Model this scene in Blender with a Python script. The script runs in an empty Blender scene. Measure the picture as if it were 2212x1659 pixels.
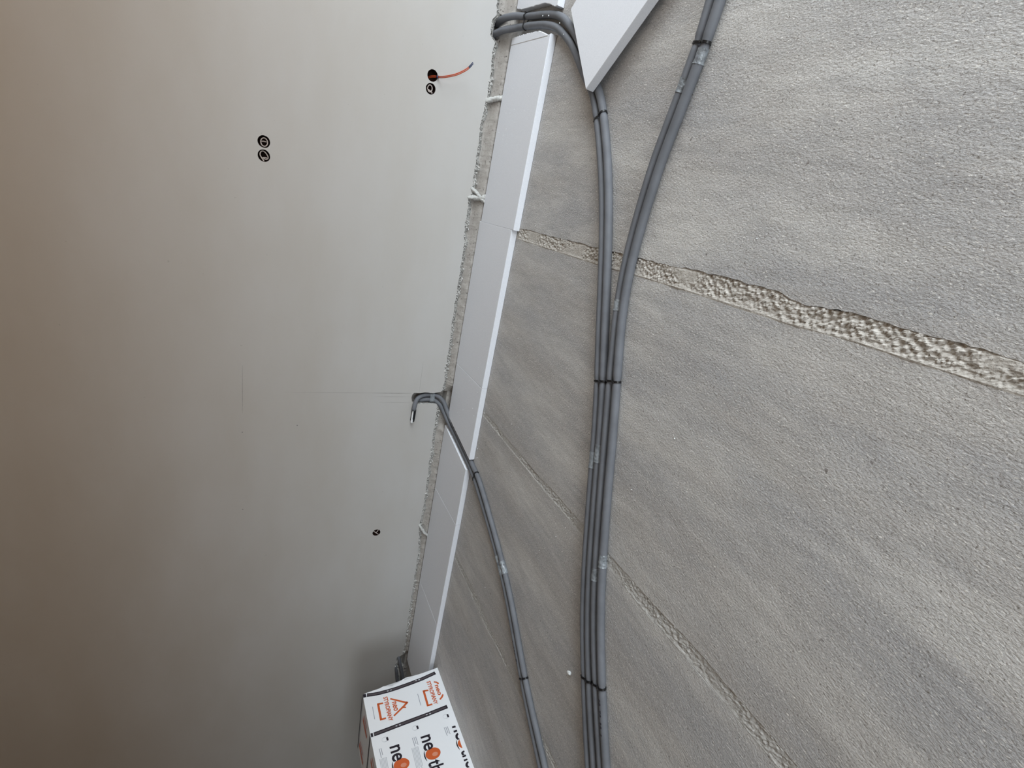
import bpy, bmesh, math, random
from mathutils import Vector, Matrix, noise
from mathutils.geometry import delaunay_2d_cdt

random.seed(7)
S = bpy.context.scene
COL = S.collection
UP = Vector((0, 0, 1))

# ------------------------------------------------------------------ camera
cam = bpy.data.cameras.new('camera')
cam.sensor_fit = 'HORIZONTAL'
cam.sensor_width = 36
cam.lens = 17.168
cam.clip_start = 0.02
co = bpy.data.objects.new('camera', cam)
COL.objects.link(co)
Rm = Matrix(((0.412592, -0.41127, 0.812788), (0.195051, 0.911468, 0.36219), (-0.889788, 0.009098, 0.456283)))
co.matrix_world = Matrix.Translation((3.215, 0, 1.32)) @ Rm.to_4x4()
S.camera = co

# ------------------------------------------------------------------ world, light, exposure
W = bpy.data.worlds.new('sky')
S.world = W
W.use_nodes = True
wn = W.node_tree.nodes
wl_ = W.node_tree.links
bg = wn['Background']
tc = wn.new('ShaderNodeTexCoord')
sp = wn.new('ShaderNodeSeparateXYZ')
rp = wn.new('ShaderNodeValToRGB')
mr = wn.new('ShaderNodeMapRange')
mr.inputs[1].default_value = -0.12
mr.inputs[2].default_value = 0.5
wl_.new(tc.outputs['Generated'], sp.inputs[0])
wl_.new(sp.outputs[2], mr.inputs[0])
wl_.new(mr.outputs[0], rp.inputs[0])
e = rp.color_ramp.elements                      # bare soil below the horizon, pale overcast above
e[0].position = 0.15
e[0].color = (0.28, 0.195, 0.128, 1)
e[1].position = 0.24
e[1].color = (0.885, 0.925, 0.978, 1)
wl_.new(rp.outputs[0], bg.inputs[0])
bg.inputs[1].default_value = 6.0

S.view_settings.view_transform = 'Standard'
S.view_settings.look = 'None'
S.view_settings.gamma = 1
S.view_settings.use_curve_mapping = False
S.view_settings.exposure = 0.90
S.cycles.use_denoising = True
S.cycles.max_bounces = 8
S.cycles.diffuse_bounces = 5
S.cycles.caustics_reflective = False
S.cycles.caustics_refractive = False
S.cycles.sample_clamp_indirect = 6

ROOM_X, ROOM_YB, ROOM_YF, ROOM_H = 8.4, 3.6, -7.4, 3.25
WIN_B = (0.4, 7.6, 0.05, 2.45)        # window in the back wall: x0 x1 z0 z1
WIN_R = (-1.2, 2.2, 0.45, 2.60)       # unseen window in the right wall, placed and sized for its light: y0 y1 z0 z1


def portal(name, loc, size, rot):
    l = bpy.data.lights.new(name, 'AREA')
    l.shape = 'RECTANGLE'
    l.size, l.size_y = size
    l.cycles.is_portal = True
    o = bpy.data.objects.new(name, l)
    COL.objects.link(o)
    o.location = loc
    o.rotation_euler = rot


portal('daylight_portal', ((WIN_B[0] + WIN_B[1]) / 2, ROOM_YB + .16, (WIN_B[2] + WIN_B[3]) / 2),
       (WIN_B[1] - WIN_B[0], WIN_B[3] - WIN_B[2]), (math.radians(-90), 0, 0))
portal('daylight_portal', (ROOM_X + .16, (WIN_R[0] + WIN_R[1]) / 2, (WIN_R[2] + WIN_R[3]) / 2),
       (WIN_R[3] - WIN_R[2], WIN_R[1] - WIN_R[0]), (0, math.radians(90), 0))

# ------------------------------------------------------------------ helpers


def link(o, parent=None):
    COL.objects.link(o)
    if parent is not None:
        o.parent = parent
    return o


def mesh_obj(name, bm, mat, parent=None, smooth=False):
    me = bpy.data.meshes.new(name)
    bm.normal_update()
    bm.to_mesh(me)
    bm.free()
    if smooth:
        for p in me.polygons:
            p.use_smooth = True
    for m in (mat if isinstance(mat, (list, tuple)) else [mat]):
        me.materials.append(m)
    return link(bpy.data.objects.new(name, me), parent)


def tag(o, label=None, cat=None, group=None, kind=None):
    if label:
        o['label'] = label
    if cat:
        o['category'] = cat
    if group:
        o['group'] = group
    if kind:
        o['kind'] = kind
    return o


def thing(name, label, cat, loc=(0, 0, 0), group=None):
    o = bpy.data.objects.new(name, None)
    o.empty_display_size = .05
    link(o)
    o.location = loc
    return tag(o, label, cat, group)


def part(name, bm, mat, parent, smooth=False):
    """part built in world coordinates, hung under a thing whose Empty sits at its base"""
    bm.transform(Matrix.Translation(-Vector(root_loc(parent))))
    return mesh_obj(name, bm, mat, parent, smooth)


def root_loc(o):
    v = Vector(o.location)
    while o.parent:
        o = o.parent
        v += o.location
    return v


def box(bm, x0, x1, y0, y1, z0, z1):
    vs = [bm.verts.new((x, y, z)) for z in (z0, z1) for y in (y0, y1) for x in (x0, x1)]
    for f in ((0, 2, 3, 1), (4, 5, 7, 6), (0, 1, 5, 4), (2, 6, 7, 3), (0, 4, 6, 2), (1, 3, 7, 5)):
        bm.faces.new([vs[i] for i in f])


def prism(bm, pts, z0, z1, bottom=None):
    """closed prism over a polygon given counter-clockwise"""
    n = len(pts)
    area = sum(pts[i][0] * pts[(i + 1) % n][1] - pts[(i + 1) % n][0] * pts[i][1] for i in range(n))
    bottom = bottom or pts
    if area < 0:
        pts = pts[::-1]
        bottom = bottom[::-1]
    lo = [bm.verts.new((p[0], p[1], z0)) for p in bottom]
    hi = [bm.verts.new((p[0], p[1], z1)) for p in pts]
    top = bm.faces.new(hi)
    bot = bm.faces.new(lo[::-1])
    for i in range(n):
        bm.faces.new([lo[i], lo[(i + 1) % n], hi[(i + 1) % n], hi[i]])
    bmesh.ops.triangulate(bm, faces=[top, bot])
    return hi, lo


def catmull(P, step):
    P = [Vector(p) for p in P]
    P = [P[0] * 2 - P[1]] + P + [P[-1] * 2 - P[-2]]
    out = []
    for i in range(1, len(P) - 2):
        a, b, c, d = P[i - 1], P[i], P[i + 1], P[i + 2]
        n = max(2, int((c - b).length / step))
        for k in range(n):
            t = k / n
            out.append(.5 * ((2 * b) + (c - a) * t + (2 * a - 5 * b + 4 * c - d) * t * t + (3 * b - a - 3 * c + d) * t ** 3))
    out.append(P[-2])
    return out


def arclen(P):
    s = [0]
    for i in range(1, len(P)):
        s.append(s[-1] + (P[i] - P[i - 1]).length)
    return s


def sweep(bm, P, rad, seg=14, cap=True, section=None, closed=False):
    """round (or given) section swept along points P, rad may be a list"""
    n = len(P)
    rings = []
    up = None
    for i in range(n):
        t = (P[(i + 1) % n if closed else min(i + 1, n - 1)] - P[(i - 1) if (closed or i) else 0]).normalized()
        if up is None:
            up = UP if abs(t.z) < .9 else Vector((1, 0, 0))
        side = t.cross(up).normalized()
        up = side.cross(t).normalized()
        r = rad[i] if isinstance(rad, (list, tuple)) else rad
        sec = section or [(math.cos(2 * math.pi * k / seg), math.sin(2 * math.pi * k / seg)) for k in range(seg)]
        rings.append([bm.verts.new(P[i] + side * (u * r) + up * (v * r)) for u, v in sec])
    m = len(rings[0])
    for i in range(n if closed else n - 1):
        a, b = rings[i], rings[(i + 1) % n]
        for k in range(m):
            bm.faces.new((a[k], b[k], b[(k + 1) % m], a[(k + 1) % m]))
    if cap and not closed:
        bm.faces.new(rings[0])
        bm.faces.new(rings[-1][::-1])
    bmesh.ops.recalc_face_normals(bm, faces=bm.faces[:])
    return rings


# ------------------------------------------------------------------ materials


def mat_new(name):
    m = bpy.data.materials.new(name)
    m.use_nodes = True
    return m, m.node_tree.nodes, m.node_tree.links, m.node_tree.nodes['Principled BSDF']


def coords(n, l, scale=(1, 1, 1), rot=(0, 0, 0)):
    t = n.new('ShaderNodeNewGeometry')
    mp = n.new('ShaderNodeMapping')
    mp.inputs['Scale'].default_value = scale
    mp.inputs['Rotation'].default_value = rot
    l.new(t.outputs['Position'], mp.inputs[0])
    return mp.outputs[0]


def ntex(n, l, vec, scale, detail=4, rough=.55):
    t = n.new('ShaderNodeTexNoise')
    t.inputs['Scale'].default_value = scale
    t.inputs['Detail'].default_value = detail
    t.inputs['Roughness'].default_value = rough
    l.new(vec, t.inputs['Vector'])
    return t.outputs[0]


def ramp(n, l, src, stops):
    r = n.new('ShaderNodeValToRGB')
    el = r.color_ramp.elements
    while len(el) < len(stops):
        el.new(.5)
    for k, (p, c) in enumerate(stops):
        el[k].position = p
        el[k].color = (c, c, c, 1) if isinstance(c, (int, float)) else (*c, 1)
    l.new(src, r.inputs[0])
    return r.outputs[0]


def mixc(n, l, fac, a, b, mode='MIX'):
    m = n.new('ShaderNodeMix')
    m.data_type = 'RGBA'
    m.blend_type = mode
    for sock, v in ((m.inputs[0], fac), (m.inputs[6], a), (m.inputs[7], b)):
        if isinstance(v, bpy.types.NodeSocket):
            l.new(v, sock)
        elif isinstance(v, (int, float)):
            sock.default_value = v
        else:
            sock.default_value = (*v, 1)
    return m.outputs[2]


def bump(n, l, b, height, strength, dist, prev=None):
    k = n.new('ShaderNodeBump')
    k.inputs['Strength'].default_value = strength
    k.inputs['Distance'].default_value = dist
    l.new(height, k.inputs['Height'])
    if prev is not None:
        l.new(prev, k.inputs['Normal'])
    l.new(k.outputs[0], b.inputs['Normal'])
    return k.outputs[0]


def plain(name, col, rough=.6, spec=.3, bscale=None, bstr=.2, bdist=.001, var=0):
    m, n, l, b = mat_new(name)
    b.inputs['Roughness'].default_value = rough
    b.inputs['Specular IOR Level'].default_value = spec
    b.inputs['Base Color'].default_value = (*col, 1)
    if bscale or var:
        v = coords(n, l)
        if var:
            f = ntex(n, l, v, 12, 5)
            c = mixc(n, l, ramp(n, l, f, [(.3, 0), (.7, 1)]), tuple(x * (1 - var) for x in col), tuple(min(1, x * (1 + var)) for x in col))
            l.new(c, b.inputs['Base Color'])
        if bscale:
            bump(n, l, b, ntex(n, l, v, bscale, 4), bstr, bdist)
    return m


def make_concrete():
    m, n, l, b = mat_new('precast_concrete')
    th = math.radians(-2.1)
    v = coords(n, l)
    vs = coords(n, l, (.34, 1.7, 1), (0, 0, th))         # soft bands drawn along the slabs
    vs2 = coords(n, l, (1.2, 6, 1), (0, 0, th))
    big = ramp(n, l, ntex(n, l, vs, 2.2, 4, .55), [(.36, 0), (.64, 1)])
    c = mixc(n, l, big, (.440, .422, .408), (.610, .598, .580))
    blot = ramp(n, l, ntex(n, l, coords(n, l, (.5, 1.6, 1), (0, 0, th)), 2.6, 5, .6), [(.42, 0), (.66, 1)])
    c = mixc(n, l, blot, c, (.436, .432, .436))
    fine = ramp(n, l, ntex(n, l, vs2, 6, 5, .65), [(.32, .88), (.70, 1.08)])
    c = mixc(n, l, 1.0, c, fine, 'MULTIPLY')
    vg = coords(n, l, (1, 1.9, 1), (0, 0, math.radians(34)))
    vh = coords(n, l, (1.9, 1, 1), (0, 0, math.radians(20)))
    chips = ramp(n, l, ntex(n, l, vg, 100, 3, .6), [(.58, 0), (.68, .85)])
    c = mixc(n, l, chips, c, (.80, .78, .74))
    pits = ramp(n, l, ntex(n, l, vh, 95, 3, .6), [(.30, .8), (.41, 0)])  # chips and pits: lit and shaded relief put into the colour
    c = mixc(n, l, pits, c, (.20, .18, .16))
    grain = ramp(n, l, ntex(n, l, v, 230, 2, .6), [(.3, .82), (.7, 1.16)])
    c = mixc(n, l, 1.0, c, grain, 'MULTIPLY')
    spots = ramp(n, l, ntex(n, l, v, 34, 2, .5), [(.735, 0), (.765, .7)])
    c = mixc(n, l, spots, c, (.16, .14, .13))
    l.new(c, b.inputs['Base Color'])
    b.inputs['Roughness'].default_value = .88
    b.inputs['Specular IOR Level'].default_value = .2
    p = bump(n, l, b, ntex(n, l, vg, 92, 4, .65), .6, .005)
    p = bump(n, l, b, ntex(n, l, vh, 70, 4, .6), .3, .005, p)
    bump(n, l, b, ntex(n, l, v, 14, 3), .35, .008, p)
    return m


def make_plaster():
    m, n, l, b = mat_new('gypsum_plaster')
    v = coords(n, l)
    vy = coords(n, l, (1, .6, 1.5))
    f = ramp(n, l, ntex(n, l, vy, 1.7, 4, .55), [(.35, 0), (.68, 1)])
    c = mixc(n, l, f, (.475, .460, .438), (.505, .498, .488))
    spk = ramp(n, l, ntex(n, l, v, 38, 2, .5), [(.75, 0), (.80, .5)])
    c = mixc(n, l, spk, c, (.30, .29, .28))
    l.new(c, b.inputs['Base Color'])
    b.inputs['Roughness'].default_value = .62
    b.inputs['Specular IOR Level'].default_value = .28
    vt = coords(n, l, (1, 3.5, .8), (math.radians(12), 0, 0))
    p = bump(n, l, b, ntex(n, l, vt, 2.2, 4, .5), .15, .006)
    bump(n, l, b, ntex(n, l, v, 210, 2), .12, .001, p)
    return m


def make_rough(name, a, bcol, scale=60, dist=.004, pit=(.30, .38)):
    m, n, l, b = mat_new(name)
    v = coords(n, l)
    f = ramp(n, l, ntex(n, l, v, scale * .3, 5, .65), [(.33, 0), (.66, 1)])
    c = mixc(n, l, f, a, bcol)
    pits = ramp(n, l, ntex(n, l, v, scale * 1.3, 3, .6), [(pit[0], 1), (pit[1], 0)])
    c = mixc(n, l, pits, c, tuple(x * .35 for x in a))
    l.new(c, b.inputs['Base Color'])
    b.inputs['Roughness'].default_value = .92
    b.inputs['Specular IOR Level'].default_value = .15
    bump(n, l, b, ntex(n, l, v, scale, 4, .65), .8, dist)
    return m


def make_eps():
    m, n, l, b = mat_new('expanded_polystyrene')
    v = coords(n, l)
    vo = n.new('ShaderNodeTexVoronoi')
    vo.inputs['Scale'].default_value = 230
    l.new(v, vo.inputs['Vector'])
    c = mixc(n, l, ramp(n, l, vo.outputs['Distance'], [(.2, 0), (.75, 1)]), (.80, .822, .872), (.755, .777, .828))
    l.new(c, b.inputs['Base Color'])
    b.inputs['Roughness'].default_value = .55
    b.inputs['Specular IOR Level'].default_value = .3
    p = bump(n, l, b, vo.outputs['Distance'], .12, .001)
    bump(n, l, b, ntex(n, l, v, 9, 3), .15, .004, p)
    return m


M = dict(
    concrete=make_concrete(),
    plaster=make_plaster(),
    mortar_grey=make_rough('grey_joint_mortar', (.40, .385, .365), (.50, .49, .47), 95, .004),
    mortar=make_rough('joint_mortar', (.44, .412, .375), (.57, .545, .508), 120, .003),
    masonry=make_rough('bare_masonry', (.355, .330, .305), (.435, .412, .385), 60, .003),
    broken=make_rough('broken_plaster', (.36, .355, .335), (.68, .67, .65), 110, .004, (.36, .45)),
    caked=make_rough('caked_plaster', (.42, .42, .405), (.60, .60, .58), 70, .003),
    eps=make_eps(),
    eps_rough=plain('torn_polystyrene', (.80, .83, .84), .7, .25, 190, .6, .003, .05),
    foam=plain('grey_pipe_foam', (.140, .147, .163), .62, .3, 160, .25, .0012, .12),
    foam_dark=plain('black_foam', (.012, .012, .014), .8, .2, 160, .3, .001),  # near-black throughout, much darker than the other sleeves
    tie=plain('black_nylon', (.008, .008, .009), .35, .45),
    pipe=plain('white_plastic_pipe', (.86, .88, .90), .25, .5),
    wire=plain('orange_insulation', (.46, .075, .028), .4, .4, var=.1),
    wire_blue=plain('blue_insulation', (.018, .028, .085), .4, .4),
    cable=plain('off_white_cable', (.50, .44, .41), .5, .35),
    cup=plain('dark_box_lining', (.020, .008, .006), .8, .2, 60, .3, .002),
    pencil=plain('pencil_graphite', (.22, .215, .21), .8, .2),
    film=plain('white_wrap_film', (.85, .87, .90), .32, .45, 22, .25, .004),
    ink=plain('black_print', (.014, .010, .018), .45, .4),
    ink_band=plain('grey_brown_print', (.085, .070, .078), .45, .4, var=.2),
    ink_grey=plain('grey_print', (.30, .31, .36), .5, .4),
    ink_pale=plain('pale_grey_print', (.52, .54, .58), .5, .4),
    orange=plain('orange_print', (.60, .115, .028), .4, .4),
    orange_hi=plain('pale_orange_print', (.66, .27, .17), .4, .4),
    ceil=plain('raw_ceiling', (.44, .385, .32), .9, .1, 20, .2, .004),
    wallp=plain('far_wall_plaster', (.24, .205, .17), .8, .2),
    frame=plain('window_frame', (.75, .75, .75), .35, .4),
)


def make_tape():
    m, n, l, b = mat_new('clear_packing_tape')
    v = coords(n, l)
    f = ramp(n, l, ntex(n, l, v, 45, 4, .6), [(.35, 0), (.68, 1)])
    l.new(mixc(n, l, f, (.15, .165, .18), (.30, .33, .355)), b.inputs['Base Color'])
    b.inputs['Roughness'].default_value = .22
    b.inputs['Specular IOR Level'].default_value = .7
    bump(n, l, b, ntex(n, l, v, 80, 3, .6), .8, .003)
    return m


M['tape'] = make_tape()


def make_glass():
    m, n, l, b = mat_new('window_glass')
    n.remove(b)
    t = n.new('ShaderNodeBsdfTransparent')
    t.inputs[0].default_value = (.95, .97, .97, 1)
    g = n.new('ShaderNodeBsdfGlossy')
    g.inputs['Roughness'].default_value = .02
    mx = n.new('ShaderNodeMixShader')
    mx.inputs[0].default_value = .06
    l.new(t.outputs[0], mx.inputs[1])
    l.new(g.outputs[0], mx.inputs[2])
    l.new(mx.outputs[0], n['Material Output'].inputs[0])
    return m


M['glass'] = make_glass()

# ------------------------------------------------------------------ floor of precast slabs
SL = .0367                                            # slab joints run slightly askew of the wall


def interp(tab, x):
    if x <= tab[0][0]:
        return tab[0][1] + (x - tab[0][0]) * SL
    for (a, b), (c, d) in zip(tab, tab[1:]):
        if x <= c:
            return b + (d - b) * (x - a) / (c - a)
    return tab[-1][1] + (x - tab[-1][0]) * SL


J1U = [(.599, -.192), (1.367, -.159), (1.623, -.150), (1.948, -.130), (2.277, -.115), (2.34, -.130), (2.508, -.116), (2.708, -.112), (2.835, -.109)]
J1D = [(.567, -.255), (1.393, -.231), (1.711, -.2135), (2.088, -.2017), (2.315, -.1965), (2.538, -.1816), (2.694, -.1794), (2.865, -.174)]
J2U = [(.592, -1.373), (1.285, -1.365), (1.79, -1.335), (2.246, -1.320), (2.443, -1.300), (2.615, -1.295), (2.886, -1.289)]
J2D = [(.612, -1.415), (1.301, -1.4026), (1.79, -1.3897), (2.274, -1.3806), (2.474, -1.3656), (2.842, -1.354)]
J3U = [(.565, -2.598), (.956, -2.574), (1.223, -2.588), (1.42, -2.573), (2.016, -2.5606)]
J3D = [(.579, -2.640), (.945, -2.642), (1.211, -2.648), (1.382, -2.6176), (1.987, -2.607)]
J0U = [(.6, .985), (2, 1.035)]
J0D = [(.6, .945), (2, .99)]
J4U = [(.6, -3.83), (2, -3.78)]
J4D = [(.6, -3.875), (2, -3.82)]
FAR_B = [(0, ROOM_YB + .3), (6.4, ROOM_YB + .3 + 1e-4)]

floor = tag(link(bpy.data.objects.new('floor', None)), kind='structure')


def edge_line(tab, seed, amp, x0=-.02, x1=ROOM_X + .2):
    out = []
    x = x0
    while x < x1:
        st = .011 if .4 < x < 3.3 else .06
        w = noise.noise(Vector((x * 9, seed, 0))) * .6 + noise.noise(Vector((x * 42, seed, 3))) * .4
        out.append((x, interp(tab, x) + amp * w))
        x += st
    out.append((x1, interp(tab, x1)))
    return out


def slab(top_edge, bottom_edge):
    """one slab: flat top with a softly broken arris along both joints"""
    bm = bmesh.new()
    poly = bottom_edge + top_edge[::-1]
    hi, lo = prism(bm, poly, -.09, 0.0)
    return mesh_obj('slab', bm, M['concrete'], floor)


eds = {}
for k, (u, d, a, b) in enumerate(((J0U, J0D, .004, .003), (J1U, J1D, .011, .0022), (J2U, J2D, .007, .004), (J3U, J3D, .010, .006), (J4U, J4D, .005, .004))):
    eds[k] = (edge_line(u, 11.3 * k + 1, a), edge_line(d, 7.7 * k + 2, b))
slab([(-.02, ROOM_YB + .2), (ROOM_X + .2, ROOM_YB + .2)], eds[0][0])
for k in range(4):
    slab(eds[k][1], eds[k + 1][0])
slab(eds[4][1], [(-.02, ROOM_YF - .2), (ROOM_X + .2, ROOM_YF - .2)])


def joint(U, D, depth, amp, freq, x0, x1, step, seed, mat='mortar_grey'):
    bm = bmesh.new()
    nx = int((x1 - x0) / step)
    ny = max(6, int(.10 / step))
    rows = []
    for i in range(nx + 1):
        x = x0 + i * step
        a, b = interp(D, x) - .012, interp(U, x) + .014
        row = []
        for j in range(ny + 1):
            t = j / ny
            y = a + (b - a) * t
            p = Vector((x * freq, y * freq, seed))
            d = noise.voronoi(p)[0][0]                      # rounded grains of the dragged-off mortar
            k = min(1, max(0, (noise.noise(p * .07) + .38) / .35)) * min(1, max(0, (t - .16) / .12))
            h = amp * (.62 + 1.25 * (.42 - d) * k + .30 * noise.fractal(p * 1.7, .9, 2.1, 3) * (.3 + .7 * k) + .35 * noise.noise(p * .12))
            edge = min(1, min(t, 1 - t) * 6)
            lip = math.exp(-((t - .17) / .06) ** 2) * .004 * (.6 + .5 * noise.noise(Vector((x * 6, 0, seed))))
            z = -depth + h * (.45 + .55 * edge) + lip * .6
            if t > .78:
                z -= .006 * (t - .78) / .22
            z = min(z, .0015 + amp * .25)
            row.append(bm.verts.new((x + .3 * step * noise.noise(p * 3), y, z)))
        rows.append(row)
    for i in range(nx):
        for j in range(ny):
            bm.faces.new((rows[i][j], rows[i + 1][j], rows[i + 1][j + 1], rows[i][j + 1]))
    return mesh_obj('joint_mortar', bm, M[mat], floor)


joint(J1U, J1D, .0060, .0084, 86, .40, 3.3, .0042, 1.0, 'mortar')
joint(J2U, J2D, .0040, .0044, 80, .40, 3.2, .0055, 5.0)
joint(J3U, J3D, .0038, .0042, 80, .40, 2.5, .0065, 9.0)
joint(J0U, J0D, .008, .006, 30, .0, 6.4, .03, 13.0)
joint(J4U, J4D, .008, .006, 30, .0, 6.4, .03, 17.0)
bm = bmesh.new()
box(bm, -.3, ROOM_X + .3, ROOM_YF - .3, ROOM_YB + .3, -.30, -.095)
mesh_obj('floor_base', bm, M['ceil'], floor)

# ------------------------------------------------------------------ left wall: plaster skin, broken lower edge, bare masonry
PED = [(3.4, .13), (1.1, .133), (.975, .133), (.905, .128), (.88, .150), (.80, .152), (.775, .118), (.634, .112), (.52, .108), (.475, .106), (.43, .112), (.33, .121), (.22, .119), (.118, .114), (.02, .112), (-.05, .116), (-.10, .122),
       (-.20, .118), (-.314, .118), (-.497, .104), (-.789, .107), (-1.00, .103), (-1.136, .097), (-1.30, .098), (-1.434, .094), (-1.49, .098), (-1.503, .108)]
NOTCH = [(-1.508, .128), (-1.516, .165), (-1.511, .20), (-1.509, .235), (-1.515, .265), (-1.513, .312), (-1.525, .324), (-1.555, .327), (-1.583, .321), (-1.598, .306), (-1.601, .28), (-1.603, .258), (-1.606, .19), (-1.607, .128)]
PED2 = [(-1.618, .120), (-1.66, .118), (-1.72, .113), (-1.83, .117), (-1.95, .113), (-2.10, .110), (-2.26, .107), (-2.42, .104), (-2.583, .103), (-2.70, .107), (-2.78, .112), (-2.86, .10), (-3.082, .080), (-3.30, .082), (-3.567, .080), (-3.80, .078),
        (-3.974, .075), (-4.20, .072), (-4.325, .080), (-4.335, .105), (-4.352, .138), (-4.40, .126), (-4.455, .135), (-4.50, .118), (-4.53, .085), (-4.8, .08), (-7.6, .08)]


def dense(pts, step, amp, seed):
    out = []
    for a, b in zip(pts, pts[1:]):
        L = math.hypot(b[0] - a[0], b[1] - a[1])
        n = max(1, int(L / step)) if abs(a[0]) < 5 and b[0] > -5 else 4
        for k in range(n):
            t = k / n
            y, z = a[0] + (b[0] - a[0]) * t, a[1] + (b[1] - a[1]) * t
            w = noise.noise(Vector((y * 30, seed, z * 30))) * .6 + noise.noise(Vector((y * 95, seed, z * 95))) * .5
            out.append((y, z + amp * (w + .8 * noise.noise(Vector((y * 11, seed + 40, z * 11))))))
    out.append(pts[-1])
    return out


low_edge = dense(PED, .0048, .0095, 1) + dense(NOTCH, .005, .0025, 2) + dense(PED2, .0048, .0085, 3)
HOLES = [(.513, .457, .031), (.445, .459, .029), (-.023, 1.321, .0305), (-.093, 1.320, .0305), (-2.78, .470, .0315)]
outline = low_edge + [(-7.6, 3.3), (3.4, 3.3)]
V = [Vector(p) for p in outline]
E_ = [(i, (i + 1) % len(V)) for i in range(len(V))]
hole_rings = []
for hi_, (hy, hz, hr) in enumerate(HOLES):
    ring = []
    for k in range(36):
        a = 2 * math.pi * k / 36
        r = hr * (1 + .035 * noise.noise(Vector((math.cos(a) * 2.5, math.sin(a) * 2.5, hi_ * 5.1))))
        ring.append(Vector((hy + r * math.cos(a), hz + r * math.sin(a))))
    b0 = len(V)
    V += ring
    E_ += [(b0 + k, b0 + (k + 1) % 36) for k in range(36)]
    hole_rings.append(ring)
vc, ec, fc, _, _, _ = delaunay_2d_cdt(V, E_, [], 0, 1e-6)


def inside(y, z, poly):
    c = False
    j = len(poly) - 1
    for i in range(len(poly)):
        if (poly[i][1] > z) != (poly[j][1] > z) and y < (poly[j][0] - poly[i][0]) * (z - poly[i][1]) / (poly[j][1] - poly[i][1]) + poly[i][0]:
            c = not c
        j = i
    return c


bm = bmesh.new()
bv = [bm.verts.new((0, p[0], p[1])) for p in vc]
for f in fc:
    cy = sum(vc[i][0] for i in f) / 3
    cz = sum(vc[i][1] for i in f) / 3
    if not inside(cy, cz, outline) or any(inside(cy, cz, h) for h in hole_rings):
        continue
    bm.faces.new([bv[i] for i in f])
for v in [v for v in bm.verts if not v.link_faces]:
    bm.verts.remove(v)
bmesh.ops.recalc_face_normals(bm, faces=bm.faces[:])
for f in bm.faces:
    if f.normal.x < 0:
        f.normal_flip()
wall = tag(mesh_obj('wall_left', bm, M['plaster']), kind='structure')

# the broken thickness of the plaster, crumbling back to the masonry
bm = bmesh.new()
prev = None
NB = 11
for i, (y, z) in enumerate(low_edge):
    if y > 2 or y < -5.2:
        continue
    in_notch = -1.612 < y < -1.500 and z > .12
    row = []
    for j in range(NB + 1):
        t = j / NB
        p = Vector((y * 85, z * 85 + t * 4.5, 4.0))
        w = noise.fractal(p, .9, 2.0, 3)
        drop = 0 if in_notch else ((.030 + .016 * noise.noise(Vector((y * 14, 3, 7)))) * t)
        row.append(bm.verts.new(((-.024 * t ** 1.8 - .011 * math.exp(-((t - .13) / .09) ** 2) * (j > 0)) + (.0125 * w if 0 < j < NB else 0), y + (.002 * w if j else 0), z - drop + (.0065 * w if j else 0))))
    if prev:
        for j in range(NB):
            bm.faces.new((prev[j], row[j], row[j + 1], prev[j + 1]))
    prev = row
mesh_obj('broken_plaster_edge', bm, M['broken'], wall)
# loose crumbs of plaster hanging along that edge
bm = bmesh.new()
rng = random.Random(21)
for (y, z) in low_edge:
    if y > 1.2 or y < -4.6 or (-1.63 < y < -1.49) or rng.random() > .74 or .77 < y < .93:
        continue
    dens = noise.noise(Vector((y * 7, 1.5, 0)))
    for q in range(2 if dens > .05 else 1):
        r = rng.uniform(.0028, .0062) * (1.35 if dens > .1 else .9)
        c = Vector((rng.uniform(-.014, .001), y + rng.uniform(-.006, .006), z - rng.uniform(.001, .026 if dens > 0 else .013)))
        vs = bmesh.ops.create_icosphere(bm, subdivisions=1, radius=r)['verts']
        ax = Vector((rng.uniform(.6, 1.2), rng.uniform(.5, 1.5), rng.uniform(.6, 1.7)))
        for v in vs:
            v.co = Vector((v.co.x * ax.x, v.co.y * ax.y, v.co.z * ax.z)) * rng.uniform(.72, 1.25) + c
cr = mesh_obj('plaster_crumbs', bm, M['broken'], wall)
cr['kind'] = 'stuff'

# bare masonry below the plaster, with the chase cut deeper into it
bm = bmesh.new()
FOOT = [(-9, -.022), (-4.34, -.022), (-4.27, .016), (-1.84, .010), (-1.79, -.022), (-1.51, -.022), (-1.44, .036), (-1.26, .030), (-.30, .030), (-.18, .050), (9, .054)]  # outward bulge added at the wall foot so the gap behind the boards falls dark


def tabval(tab, x):
    for (a, b), (c, d) in zip(tab, tab[1:]):
        if x <= c:
            return b + (d - b) * (x - a) / (c - a)
    return tab[-1][1]


rows = []
NY, NZ = 640, 36
for i in range(NY + 1):
    y = 1.7 - 7.0 * i / NY
    row = []
    for j in range(NZ + 1):
        z = -.03 + .40 * j / NZ
        x = -.022 + .005 * noise.fractal(Vector((y * 22, z * 22, 8)), .9, 2, 4)
        foot = tabval(FOOT, y)
        k = min(1, max(0, (.088 - z) / .055))
        x += (foot + .022) * k * k * (3 - 2 * k)
        if -1.606 < y < -1.509 and .055 < z < .335:
            x -= .062
        if -4.52 < y < -4.325 and .04 < z < .14:
            x -= .04
        for hy, hz in ((.885, .10), (.822, .112)):
            if (y - hy) ** 2 + (z - hz) ** 2 < .031 ** 2:
                x -= .07
        row.append(bm.verts.new((x, y, z)))
    rows.append(row)
for i in range(NY):
    for j in range(NZ):
        bm.faces.new((rows[i][j], rows[i][j + 1], rows[i + 1][j + 1], rows[i + 1][j]))
mesh_obj('bare_masonry', bm, M['masonry'], wall)
bm = bmesh.new()
box(bm, -.40, -.10, ROOM_YF - .2, ROOM_YB + .2, -.1, ROOM_H + .1)
mesh_obj('wall_core', bm, M['masonry'], wall)

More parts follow.
